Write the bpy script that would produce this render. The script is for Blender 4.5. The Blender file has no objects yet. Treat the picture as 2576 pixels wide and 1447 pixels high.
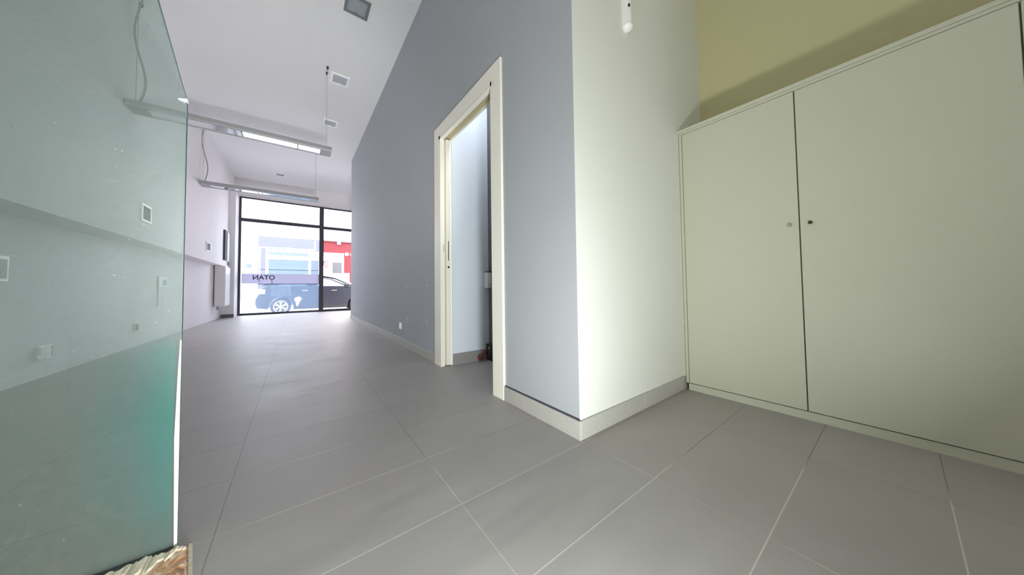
import bpy, bmesh, math, random
from mathutils import Vector, Matrix
random.seed(7)
S = bpy.context.scene
COL = S.collection
PI = math.pi
R = math.radians

# ------------------------------------------------------------------ camera
W, H = 2576.0, 1447.0
FPX, YAW, PITCH, ROLL = 710.53, R(34.858), R(1.862), R(-0.579)
cam = bpy.data.cameras.new('camera')
cam_o = bpy.data.objects.new('camera', cam)
COL.objects.link(cam_o)
cam.sensor_fit = 'HORIZONTAL'
cam.sensor_width = 36.0
cam.lens = FPX / W * 36.0
cam.shift_x = 50.0 / W
cam.shift_y = -24.5 / W
cam.clip_start = 0.02
cam.clip_end = 300
_r = Vector((math.cos(YAW), -math.sin(YAW), 0))
_f = Vector((math.sin(YAW), math.cos(YAW), 0))
_u = Vector((0, 0, 1))
_F = _f * math.cos(PITCH) + _u * math.sin(PITCH)
_U = _u * math.cos(PITCH) - _f * math.sin(PITCH)
_R2 = _r * math.cos(ROLL) + _U * math.sin(ROLL)
_U2 = _U * math.cos(ROLL) - _r * math.sin(ROLL)
M = Matrix((_R2, _U2, -_F)).transposed().to_4x4()
M.translation = Vector((0, 0, 0.71))
cam_o.matrix_world = M
S.camera = cam_o

# ------------------------------------------------------------------ world, lights, exposure
S.view_settings.view_transform = 'Standard'
S.view_settings.look = 'None'
S.view_settings.gamma = 1.0
S.view_settings.use_curve_mapping = False
S.view_settings.exposure = 0.0
S.cycles.use_denoising = True
S.cycles.max_bounces = 14
S.cycles.diffuse_bounces = 8
S.cycles.transparent_max_bounces = 16
S.cycles.sample_clamp_indirect = 8.0

world = bpy.data.worlds.new('overcast_sky')
S.world = world
world.use_nodes = True
wb = world.node_tree.nodes['Background']
wb.inputs['Color'].default_value = (1.0, 0.955, 0.94, 1)
wb.inputs['Strength'].default_value = 14.0


def add_light(name, kind, loc, direction, energy, color=(1, 1, 1), **kw):
    l = bpy.data.lights.new(name, kind)
    l.energy = energy
    l.color = color
    for k, v in kw.items():
        if k == 'portal':
            l.cycles.is_portal = v
        else:
            setattr(l, k, v)
    o = bpy.data.objects.new(name, l)
    COL.objects.link(o)
    o.location = loc
    o.rotation_euler = Vector(direction).to_track_quat('-Z', 'Y').to_euler()
    return o


add_light('sun', 'SUN', (0, 0, 12), (0.25, 0.75, -0.62), 2.0, (1.0, 0.97, 0.93), angle=R(3))
# the low work light on the floor under the camera: it throws the shadows up the walls and the ceiling
add_light('floor_work_light', 'AREA', (0.20, -0.17, 0.10), (-0.02, 0.80, 0.60), 44.0, (0.95, 1.0, 0.97),
          shape='DISK', size=0.22)
add_light('portal_front', 'AREA', (0.65, 10.42, 1.65), (0, -1, 0), 1.0, shape='RECTANGLE', size=4.0, size_y=3.3, portal=True)
add_light('ceiling_fill_spot', 'SPOT', (0.20, -0.17, 0.12), (-0.05, 1.0, 0.56), 430.0, (1.0, 1.0, 0.97),  # added spot: brightens the corridor ceiling and strengthens the lamp shadows there
          spot_size=R(50), spot_blend=1.0, shadow_soft_size=0.05)
add_light('rear_fill_light', 'AREA', (-0.85, -4.3, 1.0), (0.12, 1, 0.35), 43.0, (1.0, 1.0, 0.96), shape='RECTANGLE', size=1.1, size_y=1.7)  # soft fill added behind the camera, no window is built there

add_light('closet_fill_light', 'AREA', (1.36, 1.75, 2.70), (0.05, 0.9, -1), 5.5, (0.93, 0.97, 1.0), shape='SQUARE', size=0.2)  # added fill to brighten the closet wall, no fixture is built

# ------------------------------------------------------------------ materials
def lin(c):
    c = c / 255.0
    return c / 12.92 if c <= 0.04045 else ((c + 0.055) / 1.055) ** 2.4


def rgb(r, g, b):
    return (lin(r), lin(g), lin(b), 1)


def mat(name, col, rough=0.6, metal=0.0, spec=0.5, noise=0.0, nscale=8.0, bump=0.0, bscale=200.0, coat=0.0, emit=None):
    m = bpy.data.materials.new(name)
    m.use_nodes = True
    nt = m.node_tree
    b = nt.nodes['Principled BSDF']
    b.inputs['Base Color'].default_value = col
    b.inputs['Roughness'].default_value = rough
    b.inputs['Metallic'].default_value = metal
    b.inputs['Specular IOR Level'].default_value = spec
    b.inputs['Coat Weight'].default_value = coat
    tc = nt.nodes.new('ShaderNodeTexCoord')
    if noise > 0:
        n = nt.nodes.new('ShaderNodeTexNoise')
        n.inputs['Scale'].default_value = nscale
        n.inputs['Detail'].default_value = 5
        nt.links.new(tc.outputs['Object'], n.inputs['Vector'])
        mx = nt.nodes.new('ShaderNodeMix')
        mx.data_type = 'RGBA'
        nt.links.new(n.outputs['Fac'], mx.inputs['Factor'])
        mx.inputs['A'].default_value = tuple(c * (1 - noise) for c in col[:3]) + (1,)
        mx.inputs['B'].default_value = tuple(min(1, c * (1 + noise)) for c in col[:3]) + (1,)
        nt.links.new(mx.outputs['Result'], b.inputs['Base Color'])
    if bump > 0:
        n = nt.nodes.new('ShaderNodeTexNoise')
        n.inputs['Scale'].default_value = bscale
        n.inputs['Detail'].default_value = 3
        nt.links.new(tc.outputs['Object'], n.inputs['Vector'])
        bp = nt.nodes.new('ShaderNodeBump')
        bp.inputs['Strength'].default_value = bump
        bp.inputs['Distance'].default_value = 0.002
        nt.links.new(n.outputs['Fac'], bp.inputs['Height'])
        nt.links.new(bp.outputs['Normal'], b.inputs['Normal'])
    if emit:
        b.inputs['Emission Color'].default_value = emit[0]
        b.inputs['Emission Strength'].default_value = emit[1]
    return m


M_GREY = mat('grey_paint', rgb(174, 178, 182), 0.75, noise=0.03, nscale=3, bump=0.15, bscale=120)
M_WHITE = mat('white_paint', rgb(226, 228, 222), 0.7, noise=0.02, nscale=3, bump=0.12, bscale=120)
M_LEFT = mat('left_wall_paint', rgb(236, 232, 234), 0.7, noise=0.02, nscale=3, bump=0.1, bscale=120)
M_CEIL = mat('ceiling_paint', rgb(236, 236, 236), 0.85, noise=0.015, nscale=2)
M_CREAM = mat('cream_paint', rgb(206, 201, 158), 0.7, noise=0.02, nscale=3, bump=0.1)
M_CLOSET = mat('closet_paint', rgb(226, 234, 246), 0.7, noise=0.02, nscale=3)
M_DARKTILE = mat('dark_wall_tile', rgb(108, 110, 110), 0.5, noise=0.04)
M_SKIRT = mat('skirting_tile', rgb(180, 178, 172), 0.4, noise=0.10, nscale=60)
M_DSKIRT = mat('dark_skirting', rgb(95, 92, 96), 0.4, noise=0.08, nscale=60)
M_GROUT = mat('skirting_grout', rgb(205, 203, 196), 0.8)
M_SEAM = mat('dark_seam', rgb(70, 72, 76), 0.8)
M_CASE = mat('cream_lacquer', rgb(250, 247, 234), 0.4, coat=0.1)
M_CAB = mat('cabinet_laminate', rgb(200, 201, 182), 0.45, noise=0.015, nscale=3)
M_CABIN = mat('cabinet_gap', rgb(110, 108, 84), 0.8)
M_CHROME = mat('chrome', rgb(200, 200, 195), 0.2, metal=1.0)
M_BRASSD = mat('dark_metal', rgb(70, 66, 58), 0.4, metal=0.6)
M_PLAST = mat('white_plastic', rgb(236, 236, 232), 0.35)
M_PLASTG = mat('grey_plastic', rgb(150, 154, 158), 0.5)
M_VENT = mat('vent_grey', rgb(116, 118, 122), 0.6)
M_BLACK = mat('black_plastic', rgb(26, 26, 28), 0.5)
M_FRAME = mat('anthracite_frame', rgb(52, 50, 62), 0.45)
M_LAMP = mat('lamp_housing', rgb(164, 164, 167), 0.45, metal=0.1)
M_MIRROR = mat('lamp_reflector', rgb(225, 225, 228), 0.12, metal=1.0)
M_LFRAME = mat('spot_frame', rgb(250, 250, 250), 0.4)
M_LFRAMED = mat('spot_frame_grey', rgb(120, 122, 122), 0.4)
M_DIFF = mat('spot_diffuser', rgb(158, 168, 174), 0.25, noise=0.08, nscale=40)
M_RED = mat('red_wire', rgb(178, 52, 66), 0.5)
M_COPPER = mat('dark_wire', rgb(92, 62, 58), 0.5)
M_STUCCO = mat('white_stucco', rgb(240, 240, 244), 0.9)
M_LILAC = mat('lilac_stucco', rgb(66, 59, 76), 0.9, noise=0.04)
M_REDW = mat('red_stucco', rgb(82, 16, 26), 0.9, noise=0.05)
M_SHUT = mat('garage_shutter', rgb(42, 54, 66), 0.6)
M_WTRIM = mat('white_trim', rgb(245, 245, 248), 0.6)
M_GREYG = mat('window_grey', rgb(42, 45, 52), 0.3)
M_PINKG = mat('window_pink', rgb(92, 70, 74), 0.3)
M_ROAD = mat('asphalt', rgb(150, 148, 152), 0.9, noise=0.1, nscale=30)
M_PAVE = mat('pavement', rgb(196, 192, 196), 0.9, noise=0.06, nscale=10)
M_CAR = mat('car_paint', rgb(30, 31, 42), 0.35, coat=0.05, spec=0.35)
M_CARW = mat('white_car_paint', rgb(230, 230, 232), 0.3, coat=0.6)
M_TYRE = mat('tyre', rgb(30, 30, 34), 0.8)
M_RIM = mat('alloy_rim', rgb(215, 218, 224), 0.3, metal=0.5)
M_TAIL = mat('tail_lamp', rgb(225, 215, 222), 0.2)
M_SEAT = mat('car_interior', rgb(40, 40, 46), 0.8)
M_BAND = None


def glass_mat(name, tint, gloss=0.06, rough=0.02, haze=0.0, hazecol=(0.8, 0.8, 0.8, 1), transl=False, specks=False):
    """thin clear glass: a tinted transparent layer, a weak mirror and (for dusty or frosted panes) a scattering film"""
    m = bpy.data.materials.new(name)
    m.use_nodes = True
    nt = m.node_tree
    for n in list(nt.nodes):
        nt.nodes.remove(n)
    out = nt.nodes.new('ShaderNodeOutputMaterial')
    tr = nt.nodes.new('ShaderNodeBsdfTransparent')
    tr.inputs['Color'].default_value = tint
    gl = nt.nodes.new('ShaderNodeBsdfGlossy')
    gl.inputs['Roughness'].default_value = rough
    fr = nt.nodes.new('ShaderNodeFresnel')
    fr.inputs['IOR'].default_value = 1.0 + gloss * 6
    m1 = nt.nodes.new('ShaderNodeMixShader')
    nt.links.new(fr.outputs['Fac'], m1.inputs['Fac'])
    nt.links.new(tr.outputs['BSDF'], m1.inputs[1])
    nt.links.new(gl.outputs['BSDF'], m1.inputs[2])
    last = m1
    if haze > 0:
        d = nt.nodes.new('ShaderNodeBsdfDiffuse')
        d.inputs['Color'].default_value = hazecol
        src = d
        if transl:
            t = nt.nodes.new('ShaderNodeBsdfTranslucent')
            t.inputs['Color'].default_value = hazecol
            mm = nt.nodes.new('ShaderNodeMixShader')
            mm.inputs['Fac'].default_value = 0.6
            nt.links.new(d.outputs['BSDF'], mm.inputs[1])
            nt.links.new(t.outputs['BSDF'], mm.inputs[2])
            src = mm
        m2 = nt.nodes.new('ShaderNodeMixShader')
        m2.inputs['Fac'].default_value = haze
        if specks:
            tc = nt.nodes.new('ShaderNodeTexCoord')
            no = nt.nodes.new('ShaderNodeTexNoise')
            no.inputs['Scale'].default_value = 95
            no.inputs['Detail'].default_value = 4
            nt.links.new(tc.outputs['Object'], no.inputs['Vector'])
            mr = nt.nodes.new('ShaderNodeMapRange')
            mr.inputs['From Min'].default_value = 0.35
            mr.inputs['From Max'].default_value = 0.75
            mr.inputs['To Min'].default_value = haze * 0.85
            mr.inputs['To Max'].default_value = haze * 1.35
            nt.links.new(no.outputs['Fac'], mr.inputs['Value'])
            vo = nt.nodes.new('ShaderNodeTexVoronoi')
            vo.inputs['Scale'].default_value = 34
            nt.links.new(tc.outputs['Object'], vo.inputs['Vector'])
            lt = nt.nodes.new('ShaderNodeMath')
            lt.operation = 'LESS_THAN'
            lt.inputs[1].default_value = 0.07
            nt.links.new(vo.outputs['Distance'], lt.inputs[0])
            mu = nt.nodes.new('ShaderNodeMath')
            mu.operation = 'MULTIPLY_ADD'
            mu.inputs[1].default_value = 0.16
            nt.links.new(lt.outputs['Value'], mu.inputs[0])
            nt.links.new(mr.outputs['Result'], mu.inputs[2])
            nt.links.new(mu.outputs['Value'], m2.inputs['Fac'])
        nt.links.new(last.outputs[0], m2.inputs[1])
        nt.links.new(src.outputs[0], m2.inputs[2])
        last = m2
    nt.links.new(last.outputs[0], out.inputs['Surface'])
    return m


M_GREEN = glass_mat('green_glass', (0.81, 0.885, 0.86, 1), gloss=0.08, haze=0.06, hazecol=(0.46, 0.53, 0.49, 1), specks=True)
M_GEDGE = mat('glass_edge_lit', rgb(226, 246, 240), 0.12, coat=0.8)  # pale colour paints the bright light on the lower part of the edge
M_GLINE = mat('glass_edge_green_dim', rgb(84, 104, 106), 0.3)  # same glass edge, coloured darker where less light reaches it
M_CLEAR = glass_mat('clear_glass', (0.97, 0.97, 0.98, 1), gloss=0.06)
M_FROST = glass_mat('dusty_shop_glass', (0.90, 0.94, 1.0, 1), gloss=0.04, haze=0.085, hazecol=(0.50, 0.72, 1.0, 1), transl=True)
M_CARG = glass_mat('car_glass', (0.85, 0.88, 0.9, 1), gloss=0.08)
M_BAND = glass_mat('frosted_band', (0.3, 0.29, 0.33, 1), gloss=0.02, haze=0.80, hazecol=(0.62, 0.60, 0.68, 1), transl=True)
M_LETTER = mat('letter_vinyl', rgb(60, 56, 74), 0.6)
M_STICK = mat('white_glint', rgb(250, 250, 252), 0.6)
M_DROP = glass_mat('translucent_sticker', (0.9, 0.9, 0.9, 1), gloss=0.02, haze=0.9, hazecol=(0.95, 0.95, 0.97, 1), transl=True)


def edge_glow_material():
    """painted teal glow of light in the lower free edge of the screen, fading towards its other borders"""
    m = bpy.data.materials.new('teal_edge_glow')
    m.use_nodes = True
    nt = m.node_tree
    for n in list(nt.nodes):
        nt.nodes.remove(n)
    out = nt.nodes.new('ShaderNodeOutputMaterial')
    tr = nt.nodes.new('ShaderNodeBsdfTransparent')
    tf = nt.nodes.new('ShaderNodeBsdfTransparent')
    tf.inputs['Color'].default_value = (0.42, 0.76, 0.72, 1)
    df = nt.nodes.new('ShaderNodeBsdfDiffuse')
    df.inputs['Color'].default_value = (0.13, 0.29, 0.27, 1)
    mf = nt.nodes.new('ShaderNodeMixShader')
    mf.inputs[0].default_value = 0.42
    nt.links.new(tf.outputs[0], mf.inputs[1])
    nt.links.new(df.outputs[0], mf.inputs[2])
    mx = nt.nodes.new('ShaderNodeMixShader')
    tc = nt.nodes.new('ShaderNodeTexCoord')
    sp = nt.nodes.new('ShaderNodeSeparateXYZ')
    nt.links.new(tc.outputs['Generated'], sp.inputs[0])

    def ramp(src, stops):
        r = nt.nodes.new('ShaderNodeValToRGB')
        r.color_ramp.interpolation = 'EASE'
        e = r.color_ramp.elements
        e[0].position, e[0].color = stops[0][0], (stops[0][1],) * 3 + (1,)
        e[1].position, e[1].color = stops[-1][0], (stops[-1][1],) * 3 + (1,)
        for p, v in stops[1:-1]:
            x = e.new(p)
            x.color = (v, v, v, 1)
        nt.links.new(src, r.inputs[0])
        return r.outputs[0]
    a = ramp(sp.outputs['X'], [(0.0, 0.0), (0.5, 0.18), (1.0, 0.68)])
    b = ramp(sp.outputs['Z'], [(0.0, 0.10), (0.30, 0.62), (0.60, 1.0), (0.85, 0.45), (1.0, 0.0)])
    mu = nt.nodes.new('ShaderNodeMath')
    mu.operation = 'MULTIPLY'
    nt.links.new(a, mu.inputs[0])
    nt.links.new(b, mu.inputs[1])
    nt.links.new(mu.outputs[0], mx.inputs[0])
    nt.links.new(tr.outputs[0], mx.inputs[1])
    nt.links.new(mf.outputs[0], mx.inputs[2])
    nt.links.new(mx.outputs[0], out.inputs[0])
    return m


def floor_material():
    m = bpy.data.materials.new('floor_tiles')
    m.use_nodes = True
    nt = m.node_tree
    L = nt.links
    b = nt.nodes['Principled BSDF']
    tc = nt.nodes.new('ShaderNodeTexCoord')
    sx = nt.nodes.new('ShaderNodeSeparateXYZ')
    L.new(tc.outputs['Object'], sx.inputs[0])

    def math_(op, a, bb=None, c=None):
        n = nt.nodes.new('ShaderNodeMath')
        n.operation = op
        for i, v in enumerate((a, bb, c)):
            if v is None:
                continue
            if isinstance(v, (int, float)):
                n.inputs[i].default_value = v
            else:
                L.new(v, n.inputs[i])
        return n.outputs[0]

    def joint(coord, off, step, w):
        t = math_('SUBTRACT', coord, off)
        t = math_('DIVIDE', t, step)
        cell = math_('FLOOR', t)
        fr = math_('FRACT', t)
        d = math_('MINIMUM', fr, math_('SUBTRACT', 1.0, fr))
        d = math_('MULTIPLY', d, step)
        return math_('LESS_THAN', d, w / 2), cell

    jx, cx = joint(sx.outputs['X'], 0.4545, 0.640, 0.0030)
    jy, cy = joint(sx.outputs['Y'], 1.145, 0.305, 0.0034)
    j = math_('MAXIMUM', jx, jy)
    # per tile shade
    wn = nt.nodes.new('ShaderNodeTexWhiteNoise')
    wn.noise_dimensions = '2D'
    cv = nt.nodes.new('ShaderNodeCombineXYZ')
    L.new(cx, cv.inputs[0])
    L.new(cy, cv.inputs[1])
    L.new(cv.outputs[0], wn.inputs['Vector'])
    n1 = nt.nodes.new('ShaderNodeTexNoise')
    n1.inputs['Scale'].default_value = 3.5
    n1.inputs['Detail'].default_value = 8
    n1.inputs['Roughness'].default_value = 0.65
    L.new(tc.outputs['Object'], n1.inputs['Vector'])
    n2 = nt.nodes.new('ShaderNodeTexNoise')
    n2.inputs['Scale'].default_value = 260
    n2.inputs['Detail'].default_value = 2
    L.new(tc.outputs['Object'], n2.inputs['Vector'])
    v = math_('MULTIPLY', n1.outputs['Fac'], 0.22)
    v = math_('ADD', v, math_('MULTIPLY', n2.outputs['Fac'], 0.16))
    v = math_('ADD', v, math_('MULTIPLY', wn.outputs['Value'], 0.05))
    v = math_('ADD', v, 0.80)
    base = nt.nodes.new('ShaderNodeMix')
    base.data_type = 'RGBA'
    base.blend_type = 'MULTIPLY'
    base.inputs['Factor'].default_value = 1.0
    base.inputs['A'].default_value = rgb(170, 167, 165)
    cc = nt.nodes.new('ShaderNodeCombineColor')
    for i in range(3):
        L.new(v, cc.inputs[i])
    L.new(cc.outputs[0], base.inputs['B'])
    # grout: some joints filled pale, others dirty
    ng = nt.nodes.new('ShaderNodeTexNoise')
    ng.inputs['Scale'].default_value = 1.1
    ng.inputs['Detail'].default_value = 2
    L.new(tc.outputs['Object'], ng.inputs['Vector'])
    # the cross joints near the entrance were filled with a paler grout
    pale = math_('ADD', ng.outputs['Fac'], math_('MULTIPLY', math_('SUBTRACT', 1.42, sx.outputs['Y']), 0.22))
    pale = math_('SUBTRACT', pale, math_('MULTIPLY', math_('SUBTRACT', 1.0, jy), 0.10))
    pale = math_('SUBTRACT', pale, math_('MULTIPLY', math_('MAXIMUM', math_('SUBTRACT', sx.outputs['X'], 0.8), 0.0), 0.34))
    gr = nt.nodes.new('ShaderNodeValToRGB')
    gr.color_ramp.elements[0].position = 0.46
    gr.color_ramp.elements[0].color = rgb(141, 139, 136)
    gr.color_ramp.elements[1].position = 0.58
    gr.color_ramp.elements[1].color = rgb(205, 203, 196)
    L.new(pale, gr.inputs[0])
    mx = nt.nodes.new('ShaderNodeMix')
    mx.data_type = 'RGBA'
    L.new(j, mx.inputs['Factor'])
    L.new(base.outputs['Result'], mx.inputs['A'])
    L.new(gr.outputs[0], mx.inputs['B'])
    L.new(mx.outputs['Result'], b.inputs['Base Color'])
    rr = math_('MULTIPLY_ADD', n1.outputs['Fac'], 0.22, 0.37)
    L.new(rr, b.inputs['Roughness'])
    b.inputs['Specular IOR Level'].default_value = 0.32
    # slightly uneven glazing and sunk joints
    w = nt.nodes.new('ShaderNodeTexNoise')
    w.inputs['Scale'].default_value = 4.0
    w.inputs['Detail'].default_value = 1
    mp = nt.nodes.new('ShaderNodeMapping')
    mp.inputs['Scale'].default_value = (0.5, 2.2, 1)
    L.new(tc.outputs['Object'], mp.inputs[0])
    L.new(mp.outputs[0], w.inputs['Vector'])
    hh = math_('ADD', math_('MULTIPLY', w.outputs['Fac'], 1.4), math_('MULTIPLY', j, -0.4))
    bp = nt.nodes.new('ShaderNodeBump')
    bp.inputs['Strength'].default_value = 0.6
    bp.inputs['Distance'].default_value = 0.003
    L.new(hh, bp.inputs['Height'])
    L.new(bp.outputs['Normal'], b.inputs['Normal'])
    return m


def stone_material():
    m = bpy.data.materials.new('broken_masonry')
    m.use_nodes = True
    nt = m.node_tree
    b = nt.nodes['Principled BSDF']
    tc = nt.nodes.new('ShaderNodeTexCoord')
    n = nt.nodes.new('ShaderNodeTexNoise')
    n.inputs['Scale'].default_value = 26
    n.inputs['Detail'].default_value = 6
    n.inputs['Distortion'].default_value = 1.6
    nt.links.new(tc.outputs['Object'], n.inputs['Vector'])
    r = nt.nodes.new('ShaderNodeValToRGB')
    e = r.color_ramp.elements
    e[0].position = 0.34
    e[0].color = rgb(134, 84, 52)
    e[1].position = 0.50
    e[1].color = rgb(206, 150, 100)
    x = e.new(0.60)
    x.color = rgb(232, 186, 144)
    x = e.new(0.70)
    x.color = rgb(250, 240, 222)
    nt.links.new(n.outputs['Fac'], r.inputs[0])
    nt.links.new(r.outputs[0], b.inputs['Base Color'])
    b.inputs['Roughness'].default_value = 0.35
    bp = nt.nodes.new('ShaderNodeBump')
    bp.inputs['Strength'].default_value = 0.6
    bp.inputs['Distance'].default_value = 0.004
    nt.links.new(n.outputs['Fac'], bp.inputs['Height'])
    nt.links.new(bp.outputs['Normal'], b.inputs['Normal'])
    return m


M_FLOOR = floor_material()
M_STONE = stone_material()
M_PLASTER = mat('broken_plaster', rgb(214, 204, 184), 0.85, noise=0.28, nscale=70, bump=0.6, bscale=110)


# ------------------------------------------------------------------ mesh helpers
def link(name, bm, material, parent=None, smooth=False):
    bmesh.ops.recalc_face_normals(bm, faces=bm.faces)
    me = bpy.data.meshes.new(name)
    bm.to_mesh(me)
    bm.free()
    if smooth:
        for p in me.polygons:
            p.use_smooth = True
    me.materials.append(material)
    o = bpy.data.objects.new(name, me)
    COL.objects.link(o)
    if parent:
        o.parent = parent
        o.matrix_parent_inverse = Matrix.Identity(4)
        o.location = -Vector(parent_world(parent))
    return o


def parent_world(p):
    v = Vector(p.location)
    while p.parent:
        p = p.parent
        v += Vector(p.location)
    return v


def box(bm, x0, x1, y0, y1, z0, z1, bevel=0.0, seg=2):
    vs = [bm.verts.new((x, y, z)) for x in (x0, x1) for y in (y0, y1) for z in (z0, z1)]
    fs = [bm.faces.new([vs[i] for i in q]) for q in
          ((0, 1, 3, 2), (4, 6, 7, 5), (0, 4, 5, 1), (2, 3, 7, 6), (0, 2, 6, 4), (1, 5, 7, 3))]
    if bevel > 0:
        es = list({e for f in fs for e in f.edges})
        bmesh.ops.bevel(bm, geom=es, offset=bevel, segments=seg, affect='EDGES', profile=0.6)
    return fs


def bx(name, material, x0, x1, y0, y1, z0, z1, parent=None, bevel=0.0, seg=2, smooth=False):
    bm = bmesh.new()
    box(bm, x0, x1, y0, y1, z0, z1, bevel, seg)
    return link(name, bm, material, parent, smooth)


def prism(bm, pts, axis, a0, a1):
    """pts: polygon in the two other axes (in XYZ order), extruded along axis from a0 to a1"""
    def P(p, a):
        if axis == 'X':
            return (a, p[0], p[1])
        if axis == 'Y':
            return (p[0], a, p[1])
        return (p[0], p[1], a)
    A = [bm.verts.new(P(p, a0)) for p in pts]
    B = [bm.verts.new(P(p, a1)) for p in pts]
    bm.faces.new(A)
    bm.faces.new(B)
    n = len(pts)
    for i in range(n):
        bm.faces.new((A[i], A[(i + 1) % n], B[(i + 1) % n], B[i]))


def cyl(bm, c, axis, r, length, seg=24, r2=None):
    """cylinder from c along axis"""
    ax = Vector(axis).normalized()
    t = ax.orthogonal().normalized()
    s = ax.cross(t)
    r2 = r if r2 is None else r2
    c = Vector(c)
    A = [bm.verts.new(c + (t * math.cos(2 * PI * i / seg) + s * math.sin(2 * PI * i / seg)) * r) for i in range(seg)]
    B = [bm.verts.new(c + ax * length + (t * math.cos(2 * PI * i / seg) + s * math.sin(2 * PI * i / seg)) * r2) for i in range(seg)]
    bm.faces.new(A)
    bm.faces.new(B)
    for i in range(seg):
        bm.faces.new((A[i], A[(i + 1) % seg], B[(i + 1) % seg], B[i]))


def tube(bm, pts, r, seg=8):
    pts = [Vector(p) for p in pts]
    rings = []
    for i, p in enumerate(pts):
        d = (pts[min(i + 1, len(pts) - 1)] - pts[max(i - 1, 0)]).normalized()
        t = d.cross(Vector((0.13, 0.31, 0.94))).normalized()
        s = d.cross(t)
        rings.append([bm.verts.new(p + (t * math.cos(2 * PI * k / seg) + s * math.sin(2 * PI * k / seg)) * r) for k in range(seg)])
    for a, b in zip(rings, rings[1:]):
        for k in range(seg):
            bm.faces.new((a[k], a[(k + 1) % seg], b[(k + 1) % seg], b[k]))
    bm.faces.new(rings[0])
    bm.faces.new(rings[-1])


def ring(bm, c, nrm, r, th, seg=20):
    n = Vector(nrm).normalized()
    t = n.orthogonal().normalized()
    s = n.cross(t)
    tube(bm, [Vector(c) + (t * math.cos(2 * PI * i / seg) + s * math.sin(2 * PI * i / seg)) * r for i in range(seg + 1)], th, 6)


def lathe(bm, c, axis, prof, seg=28):
    """prof: list of (distance along axis, radius)"""
    ax = Vector(axis).normalized()
    t = ax.orthogonal().normalized()
    s = ax.cross(t)
    c = Vector(c)
    rs = []
    for h, r in prof:
        rs.append([bm.verts.new(c + ax * h + (t * math.cos(2 * PI * i / seg) + s * math.sin(2 * PI * i / seg)) * max(r, 1e-4)) for i in range(seg)])
    for a, b in zip(rs, rs[1:]):
        for k in range(seg):
            bm.faces.new((a[k], a[(k + 1) % seg], b[(k + 1) % seg], b[k]))
    bm.faces.new(rs[0])
    bm.faces.new(rs[-1])


def empty(name, loc, label=None, cat=None, group=None, kind=None):
    o = bpy.data.objects.new(name, None)
    o.empty_display_size = 0.1
    COL.objects.link(o)
    o.location = loc
    tag(o, label, cat, group, kind)
    return o


def tag(o, label=None, cat=None, group=None, kind=None):
    if label:
        o['label'] = label
    if cat:
        o['category'] = cat
    if group:
        o['group'] = group
    if kind:
        o['kind'] = kind
    return o


def struct(o):
    o['kind'] = 'structure'
    return o


def dup(o, loc, parent=None):
    c = o.copy()
    COL.objects.link(c)
    if parent is None:
        c.location = loc
    else:
        c.parent = parent
    for ch in list(o.children):
        dup(ch, None, c)
    return c


# ------------------------------------------------------------------ room dimensions (metres)
XG = 1.088      # corridor face of the grey partition
YC = 0.864      # face of the short white wall
XC = 2.196      # cupboard front
XB = 2.65       # wall behind the cupboard
CE = 3.80       # ceiling
YF = 10.30      # shop front wall
YR = -5.5       # rear wall


def XL(y):      # the left wall runs slightly askew
    return -1.723 + 0.0306 * (y - 3.686)


def XU(y):      # above the ledge it is furred out towards the room
    return -1.48 + 0.008 * y


# floor and ceiling
struct(bx('floor', M_FLOOR, -2.3, 3.0, YR - 0.3, YF + 0.35, -0.12, 0.0))
struct(bx('ceiling', M_CEIL, -2.3, 3.0, YR - 0.3, YF + 0.35, CE, CE + 0.15))

# left wall, furred out above the ledge
bm = bmesh.new()
prism(bm, [(XL(YR), YR), (XL(YF), YF), (-2.3, YF), (-2.3, YR)], 'Z', 0, 1.272)
prism(bm, [(XU(YR), YR), (XU(YF), YF), (-2.3, YF), (-2.3, YR)], 'Z', 1.272, CE)
struct(link('wall_left', bm, M_LEFT))

# grey partition with door opening and rounded far corner
DY0, DY1, DH = 1.525, 2.385, 2.105      # clear opening between the casings
XG2 = 1.19                              # closet side of the partition
rad = 0.5
arc = []
for i in range(0, 13):
    a = PI - (PI / 2) * i / 12
    arc.append((XG + rad + rad * math.cos(a), 7.43 + rad * math.sin(a)))
bm = bmesh.new()
far = [(XG, DY1), (XG2, DY1), (XG2, 7.35)]
poly = [(XG, DY1)] + arc + [(2.9, 7.93), (2.9, 7.83), (XG + rad, 7.83), (XG2, 7.43), (XG2, DY1)]
prism(bm, poly, 'Z', 0, CE)
box(bm, XG, XG2, YC, DY0, 0, CE)
box(bm, XG, XG2, DY0, DY1, DH, CE)
wall_corr = struct(link('wall_corridor', bm, M_GREY))
for p in wall_corr.data.polygons:
    if abs(p.normal.z) < 0.3 and abs(p.normal.x) > 0.05 and p.center.y > 7.4 and p.area < 0.6:
        p.use_smooth = True

# short white wall beside the cupboard, wall behind the cupboard, front and rear walls
bm = bmesh.new()
box(bm, XG + 0.0015, XG2 - 0.0005, YC - 0.0015, YC + 0.001, 0, CE)
box(bm, XG2 - 0.0005, XB + 0.12, YC - 0.0015, YC + 0.10, 0, CE)
struct(link('wall_white', bm, M_WHITE))
struct(bx('wall_right', M_CREAM, XB, XB + 0.12, YR, YC, 0, CE))
struct(bx('wall_front_right', M_LEFT, 2.9, 3.0, 7.83, YF + 0.2, 0, CE))
bm = bmesh.new()
box(bm, -1.56, -1.285, 9.70, YF + 0.15, 0, 3.27)
box(bm, -2.1, 3.0, YF, YF + 0.15, 3.27, CE)
box(bm, -2.1, -1.50, YF, YF + 0.15, 0, 3.27)
box(bm, 2.7, 3.0, YF, YF + 0.15, 0, 3.27)
struct(link('wall_front', bm, M_LEFT))
bm = bmesh.new()
box(bm, -2.3, 3.0, YR - 0.15, YR, 0, CE)
box(bm, 0.88, 3.0, -1.62, -1.50, 0, CE)  # unseen stub wall added to shade the right end of the cupboard
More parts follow.
